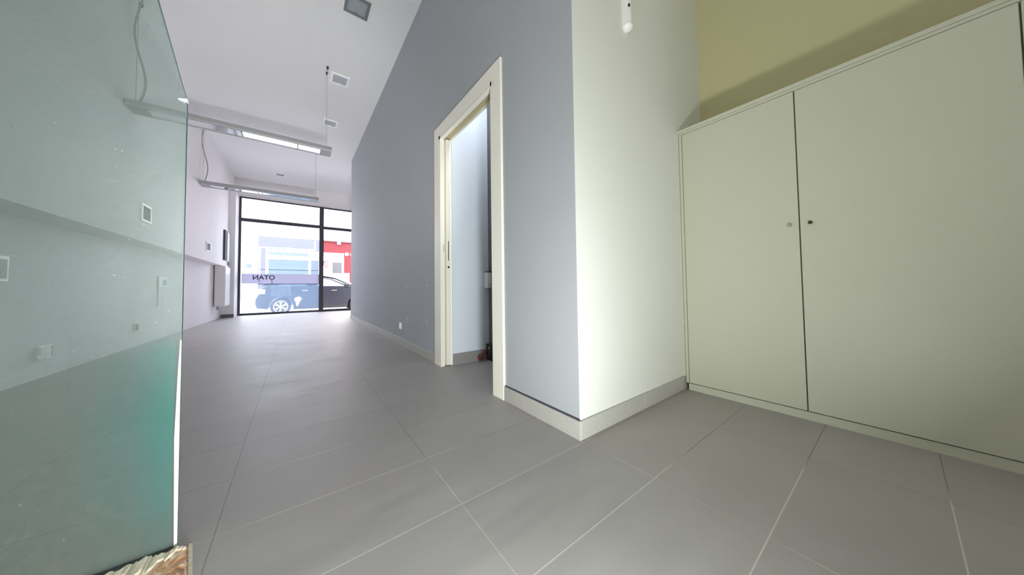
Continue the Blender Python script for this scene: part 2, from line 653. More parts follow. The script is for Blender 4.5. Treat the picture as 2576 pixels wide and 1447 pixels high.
struct(link('wall_rear_and_shade_stub', bm, M_WHITE))

# closet behind the sliding door
struct(bx('wall_closet_back', M_CLOSET, XG2, 1.70, 2.35, 2.43, 0, 2.75))
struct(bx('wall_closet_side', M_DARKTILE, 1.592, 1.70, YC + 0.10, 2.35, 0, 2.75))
struct(bx('wall_closet_lid', M_CLOSET, XG2, 1.70, YC + 0.10, 2.43, 2.75, 2.80))

# skirtings
SK = 0.087


def skirting(name, segs, material=M_SKIRT, joints=(), seam=False):
    bm = bmesh.new()
    for (x0, x1, y0, y1) in segs:
        box(bm, x0, x1, y0, y1, 0, SK, 0.0015, 1)
    o = struct(link(name, bm, material))
    for (x0, x1, y0, y1) in joints:
        bx('grout_joint', M_GROUT, x0, x1, y0, y1, 0.001, SK + 0.0005, o)
    return o


T = 0.012
bs = skirting('baseboard_corridor', [(XG - T, XG, YC - T, 1.43), (XG - T, XG, 2.49, 7.40)],
              joints=[(XG - T - 0.0004, XG - T + 0.001, y, y + 0.002) for y in (3.1, 3.71, 4.32, 4.93, 5.54)])
bx('wall_seam', M_SEAM, XG - 0.005, XG, YC - 0.003, 1.43, SK, SK + 0.007, bs)
bs2 = skirting('baseboard_white', [(XG - 0.0005, XC + 0.035, YC - T, YC)],
               joints=[(1.655, 1.6575, YC - T - 0.0005, YC - T + 0.001), (XG - T - 0.0006, XG - T + 0.002, YC - T - 0.0006, YC - T + 0.002)])
skirting('baseboard_pier', [(-1.53, -1.283, 9.688, 9.70)], M_DSKIRT)
bm = bmesh.new()
box(bm, XG2, 1.592, 2.338, 2.35, 0, 0.10)
struct(link('baseboard_closet', bm, mat('closet_skirting_tile', rgb(150, 148, 148), 0.4, noise=0.1, nscale=60)))
bm = bmesh.new()
for i in range(24):
    a0 = PI - (PI / 2) * i / 24
    a1 = PI - (PI / 2) * (i + 1) / 24
    c = (XG + rad, 7.43)
    prism(bm, [(c[0] + rad * math.cos(a0), c[1] + rad * math.sin(a0)), (c[0] + (rad + T) * math.cos(a0), c[1] + (rad + T) * math.sin(a0)),
               (c[0] + (rad + T) * math.cos(a1), c[1] + (rad + T) * math.sin(a1)), (c[0] + rad * math.cos(a1), c[1] + rad * math.sin(a1))], 'Z', 0, SK)
struct(link('baseboard_corner', bm, M_SKIRT))

# plaster filler marks on the grey wall (parts of that wall)
def blob(name, x, y, z, w, h, material, parent, seed=1):
    rnd = random.Random(seed)
    bm = bmesh.new()
    n = 11
    pts = []
    for i in range(n):
        a = 2 * PI * i / n
        k = 0.6 + 0.4 * rnd.random()
        pts.append((y + math.cos(a) * w * k, z + math.sin(a) * h * k))
    prism(bm, pts, 'X', x - 0.0008, x)
    return link(name, bm, material, parent)


M_FILL = mat('wall_filler', rgb(206, 212, 218), 0.8)
for i, (y, z, w, h) in enumerate([(3.346, 0.722, 0.03, 0.012), (2.735, 0.735, 0.008, 0.022), (2.705, 0.735, 0.007, 0.022), (3.332, 0.35, 0.018, 0.03),
                                  (3.30, 0.318, 0.01, 0.02), (2.747, 0.439, 0.011, 0.008), (2.737, 0.372, 0.013, 0.014), (2.715, 0.345, 0.007, 0.02),
                                  (5.3, 0.72, 0.03, 0.01)]):
    blob('filler_patch', XG, y, z, w, h, M_FILL, wall_corr, i)

# ------------------------------------------------------------------ sliding door in the grey wall
door = struct(empty('door_1', (XG, 1.955, 0)))
CO0, CO1, COH = 1.427, 2.488, 2.205
bm = bmesh.new()
th = 0.016
xo, xi = XG - th, XG
prism(bm, [(CO0, 0), (CO0, COH), (CO1, COH), (CO1, 0), (DY1, 0), (DY1, DH), (DY0, DH), (DY0, 0)], 'X', xo, xi)
bmesh.ops.bevel(bm, geom=[e for e in bm.edges if all(abs(v.co.x - xo) < 1e-5 for v in e.verts)], offset=0.002, segments=1, affect='EDGES')
link('casing', bm, M_CASE, door)
bx('casing_seam', M_SEAM, xo - 0.0003, xo + 0.001, DY1 - 0.001, DY1 + 0.004, DH - 0.004, DH, door)
# far jamb: two strips with the pocket slot between them
bm = bmesh.new()
box(bm, xo + 0.001, 1.118, DY1 - 0.022, DY1, 0, DH)
box(bm, xo + 0.001, 1.105, DY1 - 0.030, DY1 - 0.022, 0, DH)
box(bm, 1.172, XG2, DY1 - 0.022, DY1, 0, DH)
box(bm, 1.112, XG2 - 0.001, DY0, DY0 + 0.018, 0, DH)
box(bm, xo + 0.001, 1.118, DY0, DY0 + 0.018, 0, DH)
box(bm, xo + 0.001, 1.118, DY0, DY1, DH - 0.020, DH)
box(bm, xo + 0.001, 1.105, DY0, DY1, DH - 0.032, DH - 0.018)
box(bm, 1.172, XG2, DY0, DY1, DH - 0.020, DH)
link('jamb', bm, M_CASE, door)
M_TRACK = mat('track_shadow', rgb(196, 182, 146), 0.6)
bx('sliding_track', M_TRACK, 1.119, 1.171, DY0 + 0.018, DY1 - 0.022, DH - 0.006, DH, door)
# the leaf slid into the wall, its front edge standing a little proud
leaf = bx('door_leaf', M_CASE, 1.128, 1.166, DY1 - 0.040, DY1 + 0.0, 0.008, DH - 0.022, door, bevel=0.002, seg=1)
bm = bmesh.new()
yl = DY1 - 0.0405
box(bm, 1.1445, 1.1515, yl - 0.001, yl, 0.955, 1.135, 0.0008, 1)
link('edge_pull', bm, M_BRASSD, leaf)
bm = bmesh.new()
cyl(bm, (1.148, yl, 0.895), (0, -1, 0), 0.009, 0.003, 20)
link('lock_cylinder', bm, M_BLACK, leaf)
bm = bmesh.new()
box(bm, 1.1065, 1.1115, DY1 - 0.026, DY1 - 0.0215, 1.03, 1.10, 0.0008, 1)
link('strike_plate', bm, M_CHROME, door)

# ------------------------------------------------------------------ cupboard
cab = empty('wall_cupboard', (XC, 0.0, 0), 'cream flat-fronted wall-to-wall cupboard of tall doors at the right', 'cupboard')
CY0 = -1.45
HC = 1.79
bm = bmesh.new()
box(bm, XC + 0.022, XC + 0.42, CY0, YC - 0.003, 0.045, HC - 0.02)
link('carcass', bm, M_CABIN, cab)
bx('top_panel', M_CAB, XC - 0.004, XB, CY0, YC - 0.001, HC - 0.020, HC, cab, bevel=0.0015, seg=1)
bx('front_rail', M_CAB, XC + 0.002, XC + 0.022, CY0, YC - 0.03, HC - 0.036, HC - 0.021, cab)
bm = bmesh.new()
box(bm, XC - 0.004, XC + 0.020, YC - 0.016, YC - 0.0008, SK + 0.001, HC - 0.021, 0.001, 1)
box(bm, XC, XC + 0.020, YC - 0.034, YC - 0.0175, 0.047, HC - 0.021, 0.001, 1)
link('side_stile', bm, M_CAB, cab)
bx('plinth', M_CAB, XC + 0.006, XC + 0.022, CY0, YC - 0.030, 0.0, 0.043, cab)
edges = [YC - 0.037, 0.289, -0.292, -0.85, -1.388]
for i in range(4):
    y1, y0 = edges[i], edges[i + 1]
    d = bx('cupboard_door', M_CAB, XC, XC + 0.019, y0 + 0.0022, y1 - (0.0022 if i else 0.0), 0.048, HC - 0.039, cab, bevel=0.0015, seg=1)
    ky = {0: y0 + 0.034, 1: y1 - 0.040, 2: y0 + 0.034, 3: y1 - 0.040}[i]
    bm = bmesh.new()
    lathe(bm, (XC, ky, 1.027), (-1, 0, 0), [(0, 0.0045), (0.006, 0.004), (0.009, 0.0075), (0.015, 0.0085), (0.020, 0.006), (0.021, 0.0)], 20)
    link('knob', bm, M_CHROME if i % 2 == 0 else M_BRASSD, d, smooth=True)

# ------------------------------------------------------------------ motion detector
det = empty('motion_detector', (1.565, YC, 2.20), 'white plastic motion detector high on the short white wall', 'sensor')
bm = bmesh.new()
prof = []
for k in range(13):
    a = PI * k / 12
    prof.append((1.565 - 0.031 * math.cos(a), YC - 0.006 - 0.036 * math.sin(a)))
poly = [(p[0], p[1]) for p in prof] + [(1.596, YC), (1.534, YC)]
prism(bm, poly, 'Z', 2.205, 2.44)
link('housing', bm, M_PLAST, det)
bm = bmesh.new()
bmesh.ops.create_uvsphere(bm, u_segments=24, v_segments=14, radius=1.0)
for v in bm.verts:
    v.co = Vector((1.565 + v.co.x * 0.0312, YC - 0.018 + v.co.y * 0.025 - v.co.z * 0.004, 2.206 + v.co.z * 0.020))
M_LENS = mat('detector_lens', rgb(246, 246, 244), 0.5)
link('lens_cap', bm, M_LENS, det, smooth=True)
bm = bmesh.new()
cyl(bm, (1.548, YC - 0.036, 2.312), (0, -1, 0), 0.0085, 0.005, 18)
link('sensor_eye', bm, M_BLACK, det)

# ------------------------------------------------------------------ glass partition and broken base
PY = 1.153
part = empty('glass_partition', (-0.262, PY, 0), 'green tinted glass screen standing from floor at the left, top corner cut back', 'glass screen')
gx = [(-0.259, 0.004), (-0.262, 1.256), (-0.322, 1.52), (-0.52, 2.40), (-1.79, 2.40), (-1.79, 0.004)]
bm = bmesh.new()
prism(bm, gx, 'Y', PY, PY + 0.010)
pane = link('pane', bm, M_GREEN, part)
bm = bmesh.new()
prism(bm, [(-0.2590, 0.004), (-0.2603, 0.40), (-0.2606, 0.57), (-0.2626, 0.57), (-0.2660, 0.47), (-0.2695, 0.30), (-0.2650, 0.004)], 'Y', PY - 0.0014, PY + 0.0114)
link('polished_edge_lit', bm, M_GEDGE, part)
bm = bmesh.new()
prism(bm, [(-0.2606, 0.57), (-0.262, 1.256), (-0.322, 1.52), (-0.52, 2.40), (-0.5225, 2.40), (-0.3245, 1.52), (-0.2635, 1.256), (-0.2622, 0.57)], 'Y', PY - 0.0008, PY + 0.0108)
link('upper_edge', bm, M_GLINE, part)
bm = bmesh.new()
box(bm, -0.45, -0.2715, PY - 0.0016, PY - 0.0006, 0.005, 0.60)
link('teal_edge_glow', bm, edge_glow_material(), part)  # translucent strip that paints the light glowing inside the glass edge
bm = bmesh.new()
prism(bm, [(-0.2615, 1.260), (-0.2615, 1.252), (-0.266, 1.250), (-0.280, 1.2545)], 'Y', PY - 0.0022, PY + 0.0104)
link('corner_glint', bm, M_STICK, part)  # white wedge painted as the glint on the cut corner
bm = bmesh.new()
box(bm, -1.79, -0.262, PY - 0.004, PY + 0.014, -0.001, 0.0042)
link('floor_seal', bm, M_SEAM, part)

# broken masonry stub in front of the glass foot
base = empty('masonry_stub', (-0.4, 1.05, 0), 'broken brown masonry base with white plaster rim at foot of the glass screen', 'masonry')
rnd = random.Random(3)
bm = bmesh.new()
nx, ny = 60, 22
x0, x1, y0, y1 = -0.95, -0.222, 0.80, 1.140
grid = []
for i in range(nx + 1):
    row = []
    for j in range(ny + 1):
        x = x0 + (x1 - x0) * i / nx
        y = y0 + (y1 - y0) * j / ny
        edge = 0.010 * math.sin(i * 1.9) * (j == ny) + (rnd.random() - 0.5) * 0.010 * (j == ny)
        z = 0.010 + rnd.random() * 0.004 * (0 < i < nx and 0 < j < ny)
        row.append(bm.verts.new((x + (y1 - y) * 0.21 * (i / nx) - 0.007, y + edge * 0.6, z)))
    grid.append(row)
for i in range(nx):
    for j in range(ny):
        bm.faces.new((grid[i][j], grid[i + 1][j], grid[i + 1][j + 1], grid[i][j + 1]))
bnd = [e for e in bm.edges if e.is_boundary]
ex = bmesh.ops.extrude_edge_only(bm, edges=bnd)
for v in [g for g in ex['geom'] if isinstance(g, bmesh.types.BMVert)]:
    v.co.z = -0.002
link('brick_bed', bm, M_STONE, base)
bm = bmesh.new()
nn = 150
wob = [rnd.random() for _ in range(nn + 12)]
top = []
for i in range(nn + 1):
    x = x0 + (x1 - x0 - 0.014) * i / nn
    sm = sum(wob[i:i + 7]) / 7 - 0.5
    width = 0.050 if x < -0.30 else 0.050 - 0.044 * (x + 0.30) / 0.07
    width = max(0.004, width * (1 + 1.6 * sm + 0.35 * (wob[i] - 0.5)))
    yb = 1.136 + 0.010 * (wob[i + 3] - 0.5) + 0.012 * (sum(wob[i + 2:i + 6]) / 4 - 0.5)
    ya = yb - width
    z = 0.0145 + wob[i + 5] * 0.004
    top.append([bm.verts.new(p) for p in ((x, ya, 0.009), (x, ya + width * 0.25, z - 0.001), (x, yb - 0.003, z), (x, yb, 0.0))])
for a, b in zip(top, top[1:]):
    for k in range(3):
        bm.faces.new((a[k], b[k], b[k + 1], a[k + 1]))
link('plaster_rim', bm, M_PLASTER, base)
bm = bmesh.new()
prism(bm, [(-0.2335, 1.134), (-0.2255, 1.134), (-0.1555, 0.80), (-0.1635, 0.80)], 'Z', 0, 0.0145)
link('plaster_lip', bm, M_PLASTER, base)

# ------------------------------------------------------------------ shop front window
YW = 10.26
win = struct(empty('window_1', (0.65, YW, 0)))
win2 = struct(empty('door_2', (-0.3, YW, 0)))


def bar(bm, x0, x1, z0, z1, d=0.05):
    box(bm, x0, x1, YW - d / 2, YW + d / 2, z0, z1, 0.003, 1)


# right light (clear glass)
bm = bmesh.new()
bar(bm, 0.655, 2.70, 3.225, 3.27)
bar(bm, 0.655, 2.70, 2.575, 2.665)
bar(bm, 0.655, 2.70, 0.0, 0.065)
bar(bm, 2.63, 2.70, 0.045, 3.225)
bar(bm, 1.64, 1.70, 0.045, 3.225)
link('window_frame', bm, M_FRAME, win)
bx('window_pane', M_CLEAR, 0.70, 2.63, YW - 0.003, YW + 0.003, 0.045, 3.225, win)
# left glazed leaf (dusty glass with the sign band)
bm = bmesh.new()
bar(bm, -1.345, -1.235, 0.0, 3.27, 0.07)
bar(bm, 0.595, 0.715, 0.0, 3.27, 0.07)
bar(bm, -1.245, 0.60, 3.235, 3.27)
bar(bm, -1.245, 0.60, 2.59, 2.685)
bar(bm, -1.245, 0.60, 0.0, 0.055)
link('door_frame', bm, M_FRAME, win2)
bm = bmesh.new()
box(bm, -1.362, -1.335, YW - 0.06, YW - 0.036, 0.0, 3.25)
link('white_bead', bm, M_WTRIM, win2)
bx('door_pane', M_FROST, -1.245, 0.60, YW - 0.003, YW + 0.003, 0.040, 2.60, win2)
bx('fanlight_pane', M_CLEAR, -1.245, 0.60, YW - 0.003, YW + 0.003, 2.675, 3.235, win2)
bd = bx('frosted_band', M_BAND, -1.215, 0.60, YW - 0.006, YW - 0.0035, 0.868, 1.150, win2)
bm = bmesh.new()
box(bm, -1.03, 0.60, YW - 0.007, YW - 0.0035, 0.846, 0.862)
box(bm, -0.93, 0.60, YW - 0.007, YW - 0.0035, 1.262, 1.274)
link('pinstripe', bm, M_LETTER, win2)
bm = bmesh.new()
pts = []
for k in range(15):
    a = -0.25 * PI + 1.5 * PI * k / 14
    pts.append((0.06 + 0.085 * math.cos(a), 0.40 + 0.07 * math.sin(a)))
pts += [(0.03, 0.20), (0.07, 0.20)]
prism(bm, pts, 'Y', YW - 0.006, YW - 0.0035)
link('drop_sticker', bm, M_DROP, win2)


def letters(text, x, z, size, depth, material, parent, y, mirror=False, name='lettering'):
    cu = bpy.data.curves.new(name, 'FONT')
    cu.body = text
    cu.size = size
    cu.extrude = depth
    cu.offset = 0.004
    cu.align_x = 'CENTER'
    t = bpy.data.objects.new('tmp', cu)
    COL.objects.link(t)
    dg = bpy.context.evaluated_depsgraph_get()
    me = bpy.data.meshes.new_from_object(t.evaluated_get(dg))
    bpy.data.objects.remove(t)
    for v in me.vertices:
        px, pz, d = v.co.x, v.co.y, v.co.z
        v.co = Vector((x + (-px if mirror else px), y + d, z + pz))
    me.materials.clear()
    me.materials.append(material)
    o = bpy.data.objects.new(name, me)
    COL.objects.link(o)
    o.parent = parent
    o.location = -parent_world(parent)
    return o


letters('OTAN', -0.735, 0.985, 0.175, 0.001, M_LETTER, win2, YW - 0.0085, mirror=True)
bm = bmesh.new()
box(bm, -0.585, -0.545, YW - 0.0095, YW - 0.0065, 0.955, 0.967)
box(bm, -0.560, -0.545, YW - 0.0095, YW - 0.0065, 0.86, 0.955)
box(bm, -0.86, -0.82, YW - 0.0095, YW - 0.0065, 0.93, 0.95)
link('lettering_tail', bm, M_LETTER, win2)
bm = bmesh.new()
box(bm, 0.675, 0.72, YW - 0.055, YW - 0.035, 1.43, 1.56, 0.004, 2)
cyl(bm, (0.71, YW - 0.045, 1.53), (1, 0, 0.6), 0.010, 0.05, 12)
link('door_lock', bm, M_BLACK, win2)
bx('threshold_plate', mat('threshold_metal', rgb(190, 188, 200), 0.3, metal=0.6), -0.35, 0.58, YW - 0.16, YW - 0.04, 0.0, 0.006, win2)

# ------------------------------------------------------------------ hanging bar lamps
def hook_bm(x, y):
    bm = bmesh.new()
    cyl(bm, (x, y, CE), (0, 0, -1), 0.016, 0.035, 14, 0.009)
    return bm


def bar_lamp(y, label):
    x0, x1 = -1.435, 0.392
    zb, h, w = 2.600, 0.066, 0.21
    L = empty('hanging_bar_lamp', (0, y, zb), label, 'lamp', 'long bar lamps hung across the shop ceiling')
    bm = bmesh.new()
    y0, y1 = y - w / 2, y + w / 2
    rim, dep = 0.022, 0.030
    # housing: open-bottomed trough
    sec = [(y0, zb), (y0 - 0.004, zb + 0.012), (y0 + 0.014, zb + h), (y1 - 0.014, zb + h), (y1 + 0.004, zb + 0.012), (y1, zb), (y1 - rim, zb),
           (y1 - rim - 0.01, zb + dep), (y0 + rim + 0.01, zb + dep), (y0 + rim, zb)]
    prism(bm, sec, 'X', x0 + 0.14, x1 - 0.13)
    sec2 = [(y0, zb), (y0 - 0.004, zb + 0.012), (y0 + 0.014, zb + h), (y1 - 0.014, zb + h), (y1 + 0.004, zb + 0.012), (y1, zb)]
    prism(bm, sec2, 'X', x0, x0 + 0.14)
    prism(bm, sec2, 'X', x1 - 0.13, x1)
    link('housing', bm, M_LAMP, L)
    bx('reflector', M_MIRROR, x0 + 0.14, x1 - 0.13, y0 + rim + 0.002, y1 - rim - 0.002, zb + 0.006, zb + 0.010, L)
    for xx in (-0.62, -0.56, 0.0):
        bx('louvre_blade', M_LAMP, xx, xx + 0.012, y0 + rim, y1 - rim, zb + 0.001, zb + 0.0075, L)
    for xa, name in ((x1 - 0.055, 'suspension_wire'), (x0 + 0.04, 'suspension_wire')):
        bm = bmesh.new()
        tube(bm, [(xa, y, zb + h + 0.03), (xa, y, CE)], 0.0022, 6)
        link(name, bm, M_PLASTG, L)
        bm = bmesh.new()
        ring(bm, (xa, y, zb + h + 0.016), (0, 1, 0), 0.020, 0.0028)
        link('hanging_ring', bm, M_CHROME, L)
        link('ceiling_hook', hook_bm(xa, y - 0.06), M_BRASSD, L)
        link('ceiling_hook', hook_bm(xa, y + 0.06), M_BRASSD, L)
    bm = bmesh.new()
    pts = []
    for i in range(25):
        t = i / 24
        pts.append((x0 + 0.05 + 0.045 * math.sin(t * PI * 2.2) * (1 - 0.3 * t), y + 0.02 + 0.03 * math.sin(t * 5), zb + h + t * (CE - zb - h)))
    tube(bm, pts, 0.0085, 8)
    link('power_cable', bm, M_LAMP, L)
    return L


bar_lamp(4.505, 'long grey bar lamp hanging nearer the glass screen, its underside catching window light')
bar_lamp(7.13, 'long grey bar lamp hanging farther off, just before the shop window')

# ------------------------------------------------------------------ square ceiling downlights
def downlight(x, y, label, frame_mat):
    o = empty('recessed_downlight', (x, y, CE), label, 'ceiling light', 'square recessed ceiling downlights')
    a, b = 0.120, 0.090
    bm = bmesh.new()
    for (p, q, r, s) in ((-a, a, -a, -b), (-a, a, b, a), (-a, -b, -b, b), (b, a, -b, b)):
        box(bm, x + p, x + q, y + r, y + s, CE - 0.014, CE - 0.0002, 0.0015, 1)
    link('trim_ring', bm, frame_mat, o)
    bx('diffuser', M_DIFF, x - b, x + b, y - b, y + b, CE - 0.006, CE - 0.0003, o)
    bx('clip', frame_mat, x - 0.012, x + 0.012, y + b - 0.014, y + b, CE - 0.013, CE - 0.005, o)
    return o


downlight(0.525, 3.285, 'square recessed downlight with grey frame cut by the top of the picture', M_LFRAMED)
downlight(0.508, 4.620, 'square recessed downlight with white frame beside the lamp wire hooks', M_LFRAME)
downlight(0.503, 5.950, 'square recessed downlight above the right end of the nearer bar lamp', M_LFRAME)
downlight(-0.365, 9.430, 'small distant square downlight between the two bar lamps and the window', M_LFRAME)

# ------------------------------------------------------------------ things on the left wall
def on_left(y, d=0.0):
    return XL(y) if d else XU(y)


def grille(y, z, hy, hz, label, low=False):
    x = on_left(y, low)
    o = empty('wall_vent', (x, y, z), label, 'vent', 'square air vents on the left wall')
    bm = bmesh.new()
    t = 0.024
    for (p, q, r, s) in ((-hy, hy, -hz, -hz + t), (-hy, hy, hz - t, hz), (-hy, -hy + t, -hz + t, hz - t), (hy - t, hy, -hz + t, hz - t)):
        box(bm, x - 0.004, x + 0.012, y + p, y + q, z + r, z + s, 0.002, 1)
    link('vent_frame', bm, M_PLAST, o)
    bx('vent_back', M_SEAM, x - 0.004, x + 0.002, y - hy + t, y + hy - t, z - hz + t, z + hz - t, o)
    bm = bmesh.new()
    n = 7
    for i in range(n):
        zz = z - hz + t + (2 * hz - 2 * t) * (i + 0.5) / n
        box(bm, x + 0.002, x + 0.009, y - hy + t, y + hy - t, zz - 0.004, zz + 0.003)
    link('louvre', bm, M_VENT, o)
    return o


grille(4.98, 1.603, 0.128, 0.100, 'white framed square vent on the left wall seen through the green glass')
grille(7.72, 1.555, 0.150, 0.090, 'small grey square vent on the left wall just right of the glass edge')


def plate(name, y, z, hy, hz, label, cat, low=True, group=None):
    x = on_left(y, low)
    o = empty(name, (x, y, z), label, cat, group)
    bx('cover_plate', M_PLAST, x - 0.003, x + 0.010, y - hy, y + hy, z - hz, z + hz, o, bevel=0.003)
    return o, x


o, x = plate('control_panel', 6.315, 0.832, 0.16, 0.084, 'small white control plate with grey display low on left wall, behind the glass', 'control panel')
bx('display', M_PLASTG, x + 0.009, x + 0.0115, 6.30, 6.44, 0.785, 0.865, o)
bx('conduit', M_PLASTG, x - 0.001, x + 0.004, 6.15, 6.158, 0.47, 0.747, o)
o, x = plate('wall_socket', 5.585, 0.245, 0.070, 0.055, 'single white socket near the floor on left wall, below the control plate', 'socket', group='sockets near the floor')
bx('socket_well', M_PLASTG, x + 0.009, x + 0.0105, 5.530, 5.640, 0.203, 0.287, o)
bx('socket_cap', M_STICK, x + 0.010, x + 0.035, 5.565, 5.605, 0.205, 0.285, o, bevel=0.004)
o, x = plate('wall_socket', 4.083, 0.203, 0.085, 0.056, 'double white socket near the floor at the far left, behind the glass', 'socket', group='sockets near the floor')
bx('socket_cap', M_STICK, x + 0.009, x + 0.042, 4.012, 4.066, 0.155, 0.252, o, bevel=0.005)
bx('socket_well', M_PLASTG, x + 0.009, x + 0.012, 4.085, 4.150, 0.165, 0.245, o)
bx('socket_rim', M_PLAST, x + 0.0115, x + 0.014, 4.105, 4.135, 0.180, 0.235, o)
o, x = plate('wall_box', 3.56, 0.877, 0.145, 0.094, 'grey framed wall box cut by the left border of the picture', 'wall box')
bx('top_ledge', M_STICK, x + 0.006, x + 0.030, 3.41, 3.71, 0.970, 0.979, o)
bx('recess_panel', M_PLASTG, x + 0.008, x + 0.0115, 3.43, 3.685, 0.805, 0.945, o)

# tall dark slot and white boxed-in cabinet by the window
o = empty('shutter_switch_rail', (XL(9.45), 9.45, 1.8), 'tall dark narrow rail in white surround on the left wall by the window', 'rail')
xx = XU(9.5)
bx('surround', M_PLAST, xx - 0.004, xx + 0.030, 9.345, 9.62, 1.42, 2.12, o, bevel=0.004)
bx('dark_strip', M_SEAM, xx - 0.002, xx + 0.032, 9.06, 9.34, 1.42, 2.13, o, bevel=0.002, seg=1)
bx('handle_tip', M_PLASTG, xx - 0.002, xx + 0.040, 9.56, 9.64, 1.33, 1.39, o, bevel=0.004)
o = empty('meter_cabinet', (-1.45, 9.3, 0.33), 'white boxed meter cabinet hung on left wall beside the shop window', 'cabinet')
bx('cabinet_body', M_LEFT, XL(9.66) + 0.003, -1.362, 9.02, 9.66, 0.325, 1.268, o, bevel=0.004)
bx('cabinet_door', M_PLAST, -1.363, -1.352, 9.04, 9.64, 0.34, 1.245, o, bevel=0.003)
bx('pipe_stub', M_PLASTG, -1.50, -1.465, 9.05, 9.09, 0.24, 0.33, o, bevel=0.005)

# sockets on the grey wall
o = empty('wall_outlet', (XG, 3.57, 0.238), 'white socket with plugged adapter low on the grey wall left of door', 'socket')
bx('cover_plate', M_PLAST, XG - 0.010, XG + 0.002, 3.535, 3.615, 0.198, 0.278, o, bevel=0.004)
bx('plug_cap', M_STICK, XG - 0.026, XG - 0.009, 3.545, 3.568, 0.203, 0.268, o, bevel=0.004)
bx('socket_well', M_PLASTG, XG - 0.012, XG - 0.009, 3.585, 3.605, 0.225, 0.252, o)
o = empty('round_socket', (XG, 6.83, 0.232), 'small round white socket at the rounded far end of grey wall', 'socket')
bm = bmesh.new()
lathe(bm, (XG + 0.001, 6.83, 0.232), (-1, 0, 0), [(0, 0.042), (0.010, 0.040), (0.013, 0.034), (0.013, 0.0)], 24)
link('cover_plate', bm, M_PLAST, o, smooth=False)
bm = bmesh.new()
cyl(bm, (XG - 0.0115, 6.83, 0.226), (-1, 0, 0), 0.018, 0.002, 16)
link('socket_well', bm, M_PLASTG, o)

# ------------------------------------------------------------------ closet contents
o = empty('soap_dispenser', (1.60, 2.35, 0.69), 'pale dispenser box on the closet wall, half hidden by the door casing', 'dispenser')
bx('dispenser_body', M_PLAST, 1.540, 1.591, 2.290, 2.349, 0.700, 0.855, o, bevel=0.010, seg=3)
bx('dispenser_lid', M_BLACK, 1.545, 1.591, 2.288, 2.349, 0.856, 0.862, o, bevel=0.002, seg=1)
bx('dispenser_lever', M_PLASTG, 1.556, 1.590, 2.275, 2.291, 0.735, 0.743, o, bevel=0.002, seg=1)
o = empty('junction_box', (1.62, 2.28, 0), 'black junction box with silver strip on the closet floor', 'box')
bx('box_body', M_BLACK, 1.545, 1.591, 2.18, 2.335, 0.001, 0.145, o, bevel=0.003)
bx('metal_strip', M_CHROME, 1.5435, 1.5455, 2.27, 2.29, 0.045, 0.128, o)
bx('box_rim', M_BRASSD, 1.541, 1.591, 2.175, 2.336, 0.146, 0.152, o, bevel=0.001, seg=1)
o = empty('cable_bundle', (1.50, 2.30, 0), 'tangle of red and dark wires on the closet floor by the skirting', 'wires')
rnd = random.Random(11)
for k in range(5):
    bm = bmesh.new()
    pts = []
    p0 = Vector((1.543, 2.29 - 0.01 * k, 0.095 - 0.014 * k))
    for i in range(26):
        t = i / 25
        tt = max(0, (t - 0.4) / 0.6)
        a = tt * 9 + k * 1.3
        cx_ = 1.455 + 0.018 * math.cos(a) * min(1, tt * 3)
        cz_ = 0.034 + 0.022 * math.sin(a) * min(1, tt * 3)
        x = p0.x + (1.455 - p0.x) * min(1, t / 0.4) if t < 0.4 else cx_
        z = p0.z + (0.034 - p0.z) * min(1, t / 0.4) - 0.02 * math.sin(min(1, t / 0.4) * PI) * (k - 2) * 0.6 if t < 0.4 else cz_
        pts.append((x, 2.305 - 0.006 * k + 0.012 * math.sin(a * 0.7), max(z, 0.004)))
    tube(bm, pts, 0.0028, 6)
    link('wire', bm, M_RED if k in (0, 1, 3) else M_COPPER, o, smooth=True)

# ------------------------------------------------------------------ street outside
GZ = -0.27
struct(bx('ground_road', M_ROAD, -40, 40, 12.3, 20.0, GZ - 0.2, GZ))
bm = bmesh.new()
box(bm, -40, 40, YF + 0.351, 12.3, GZ - 0.2, -0.14)
struct(link('ground_pavement', bm, M_PAVE))
struct(bx('ground_far_pavement', M_PAVE, -40, 40, 20.0, 21.4, GZ - 0.2, GZ + 0.02))
struct(bx('ground_back', M_PAVE, -40, 40, -30, YR - 0.301, GZ - 0.2, -0.121))

BY = 21.0
b1 = empty('white_building', (-3, BY, GZ), 'white building across the street with lilac ground floor and blue garage door', 'building')
z0 = GZ + 0.021
bm = bmesh.new()
box(bm, -14, 1.38, BY + 0.02, BY + 6, z0, 9.5)
link('upper_wall', bm, M_STUCCO, b1)
bx('lilac_wall', M_LILAC, -1.785, 1.38, BY, BY + 0.02, z0, 3.80, b1)
bm = bmesh.new()
box(bm, -1.745, 1.02, BY - 0.02, BY, 3.10, 3.18)
box(bm, -1.745, -1.67, BY - 0.02, BY, 1.3, 3.10)
box(bm, 0.95, 1.02, BY - 0.02, BY, 3.18, 3.70)
link('white_border', bm, M_WTRIM, b1)
g = bx('garage_door', M_SHUT, -1.31, 0.65, BY - 0.01, BY - 0.001, z0, 2.47, b1)
bm = bmesh.new()
for i in range(7):
    z = 0.1 + i * 0.34
    box(bm, -1.31, 0.65, BY - 0.016, BY - 0.01, z, z + 0.03)
link('shutter_rib', bm, M_GREYG, g)
bm = bmesh.new()
box(bm, -1.44, -1.31, BY - 0.05, BY - 0.0005, z0, 3.04)
box(bm, 0.65, 0.78, BY - 0.05, BY - 0.0005, z0, 3.04)
box(bm, -1.31, 0.65, BY - 0.05, BY - 0.0005, 2.47, 2.70)
box(bm, -1.31, 0.65, BY - 0.05, BY - 0.0005, 2.93, 3.04)
box(bm, 0.78, 1.30, BY - 0.05, BY - 0.0005, 2.50, 2.60)
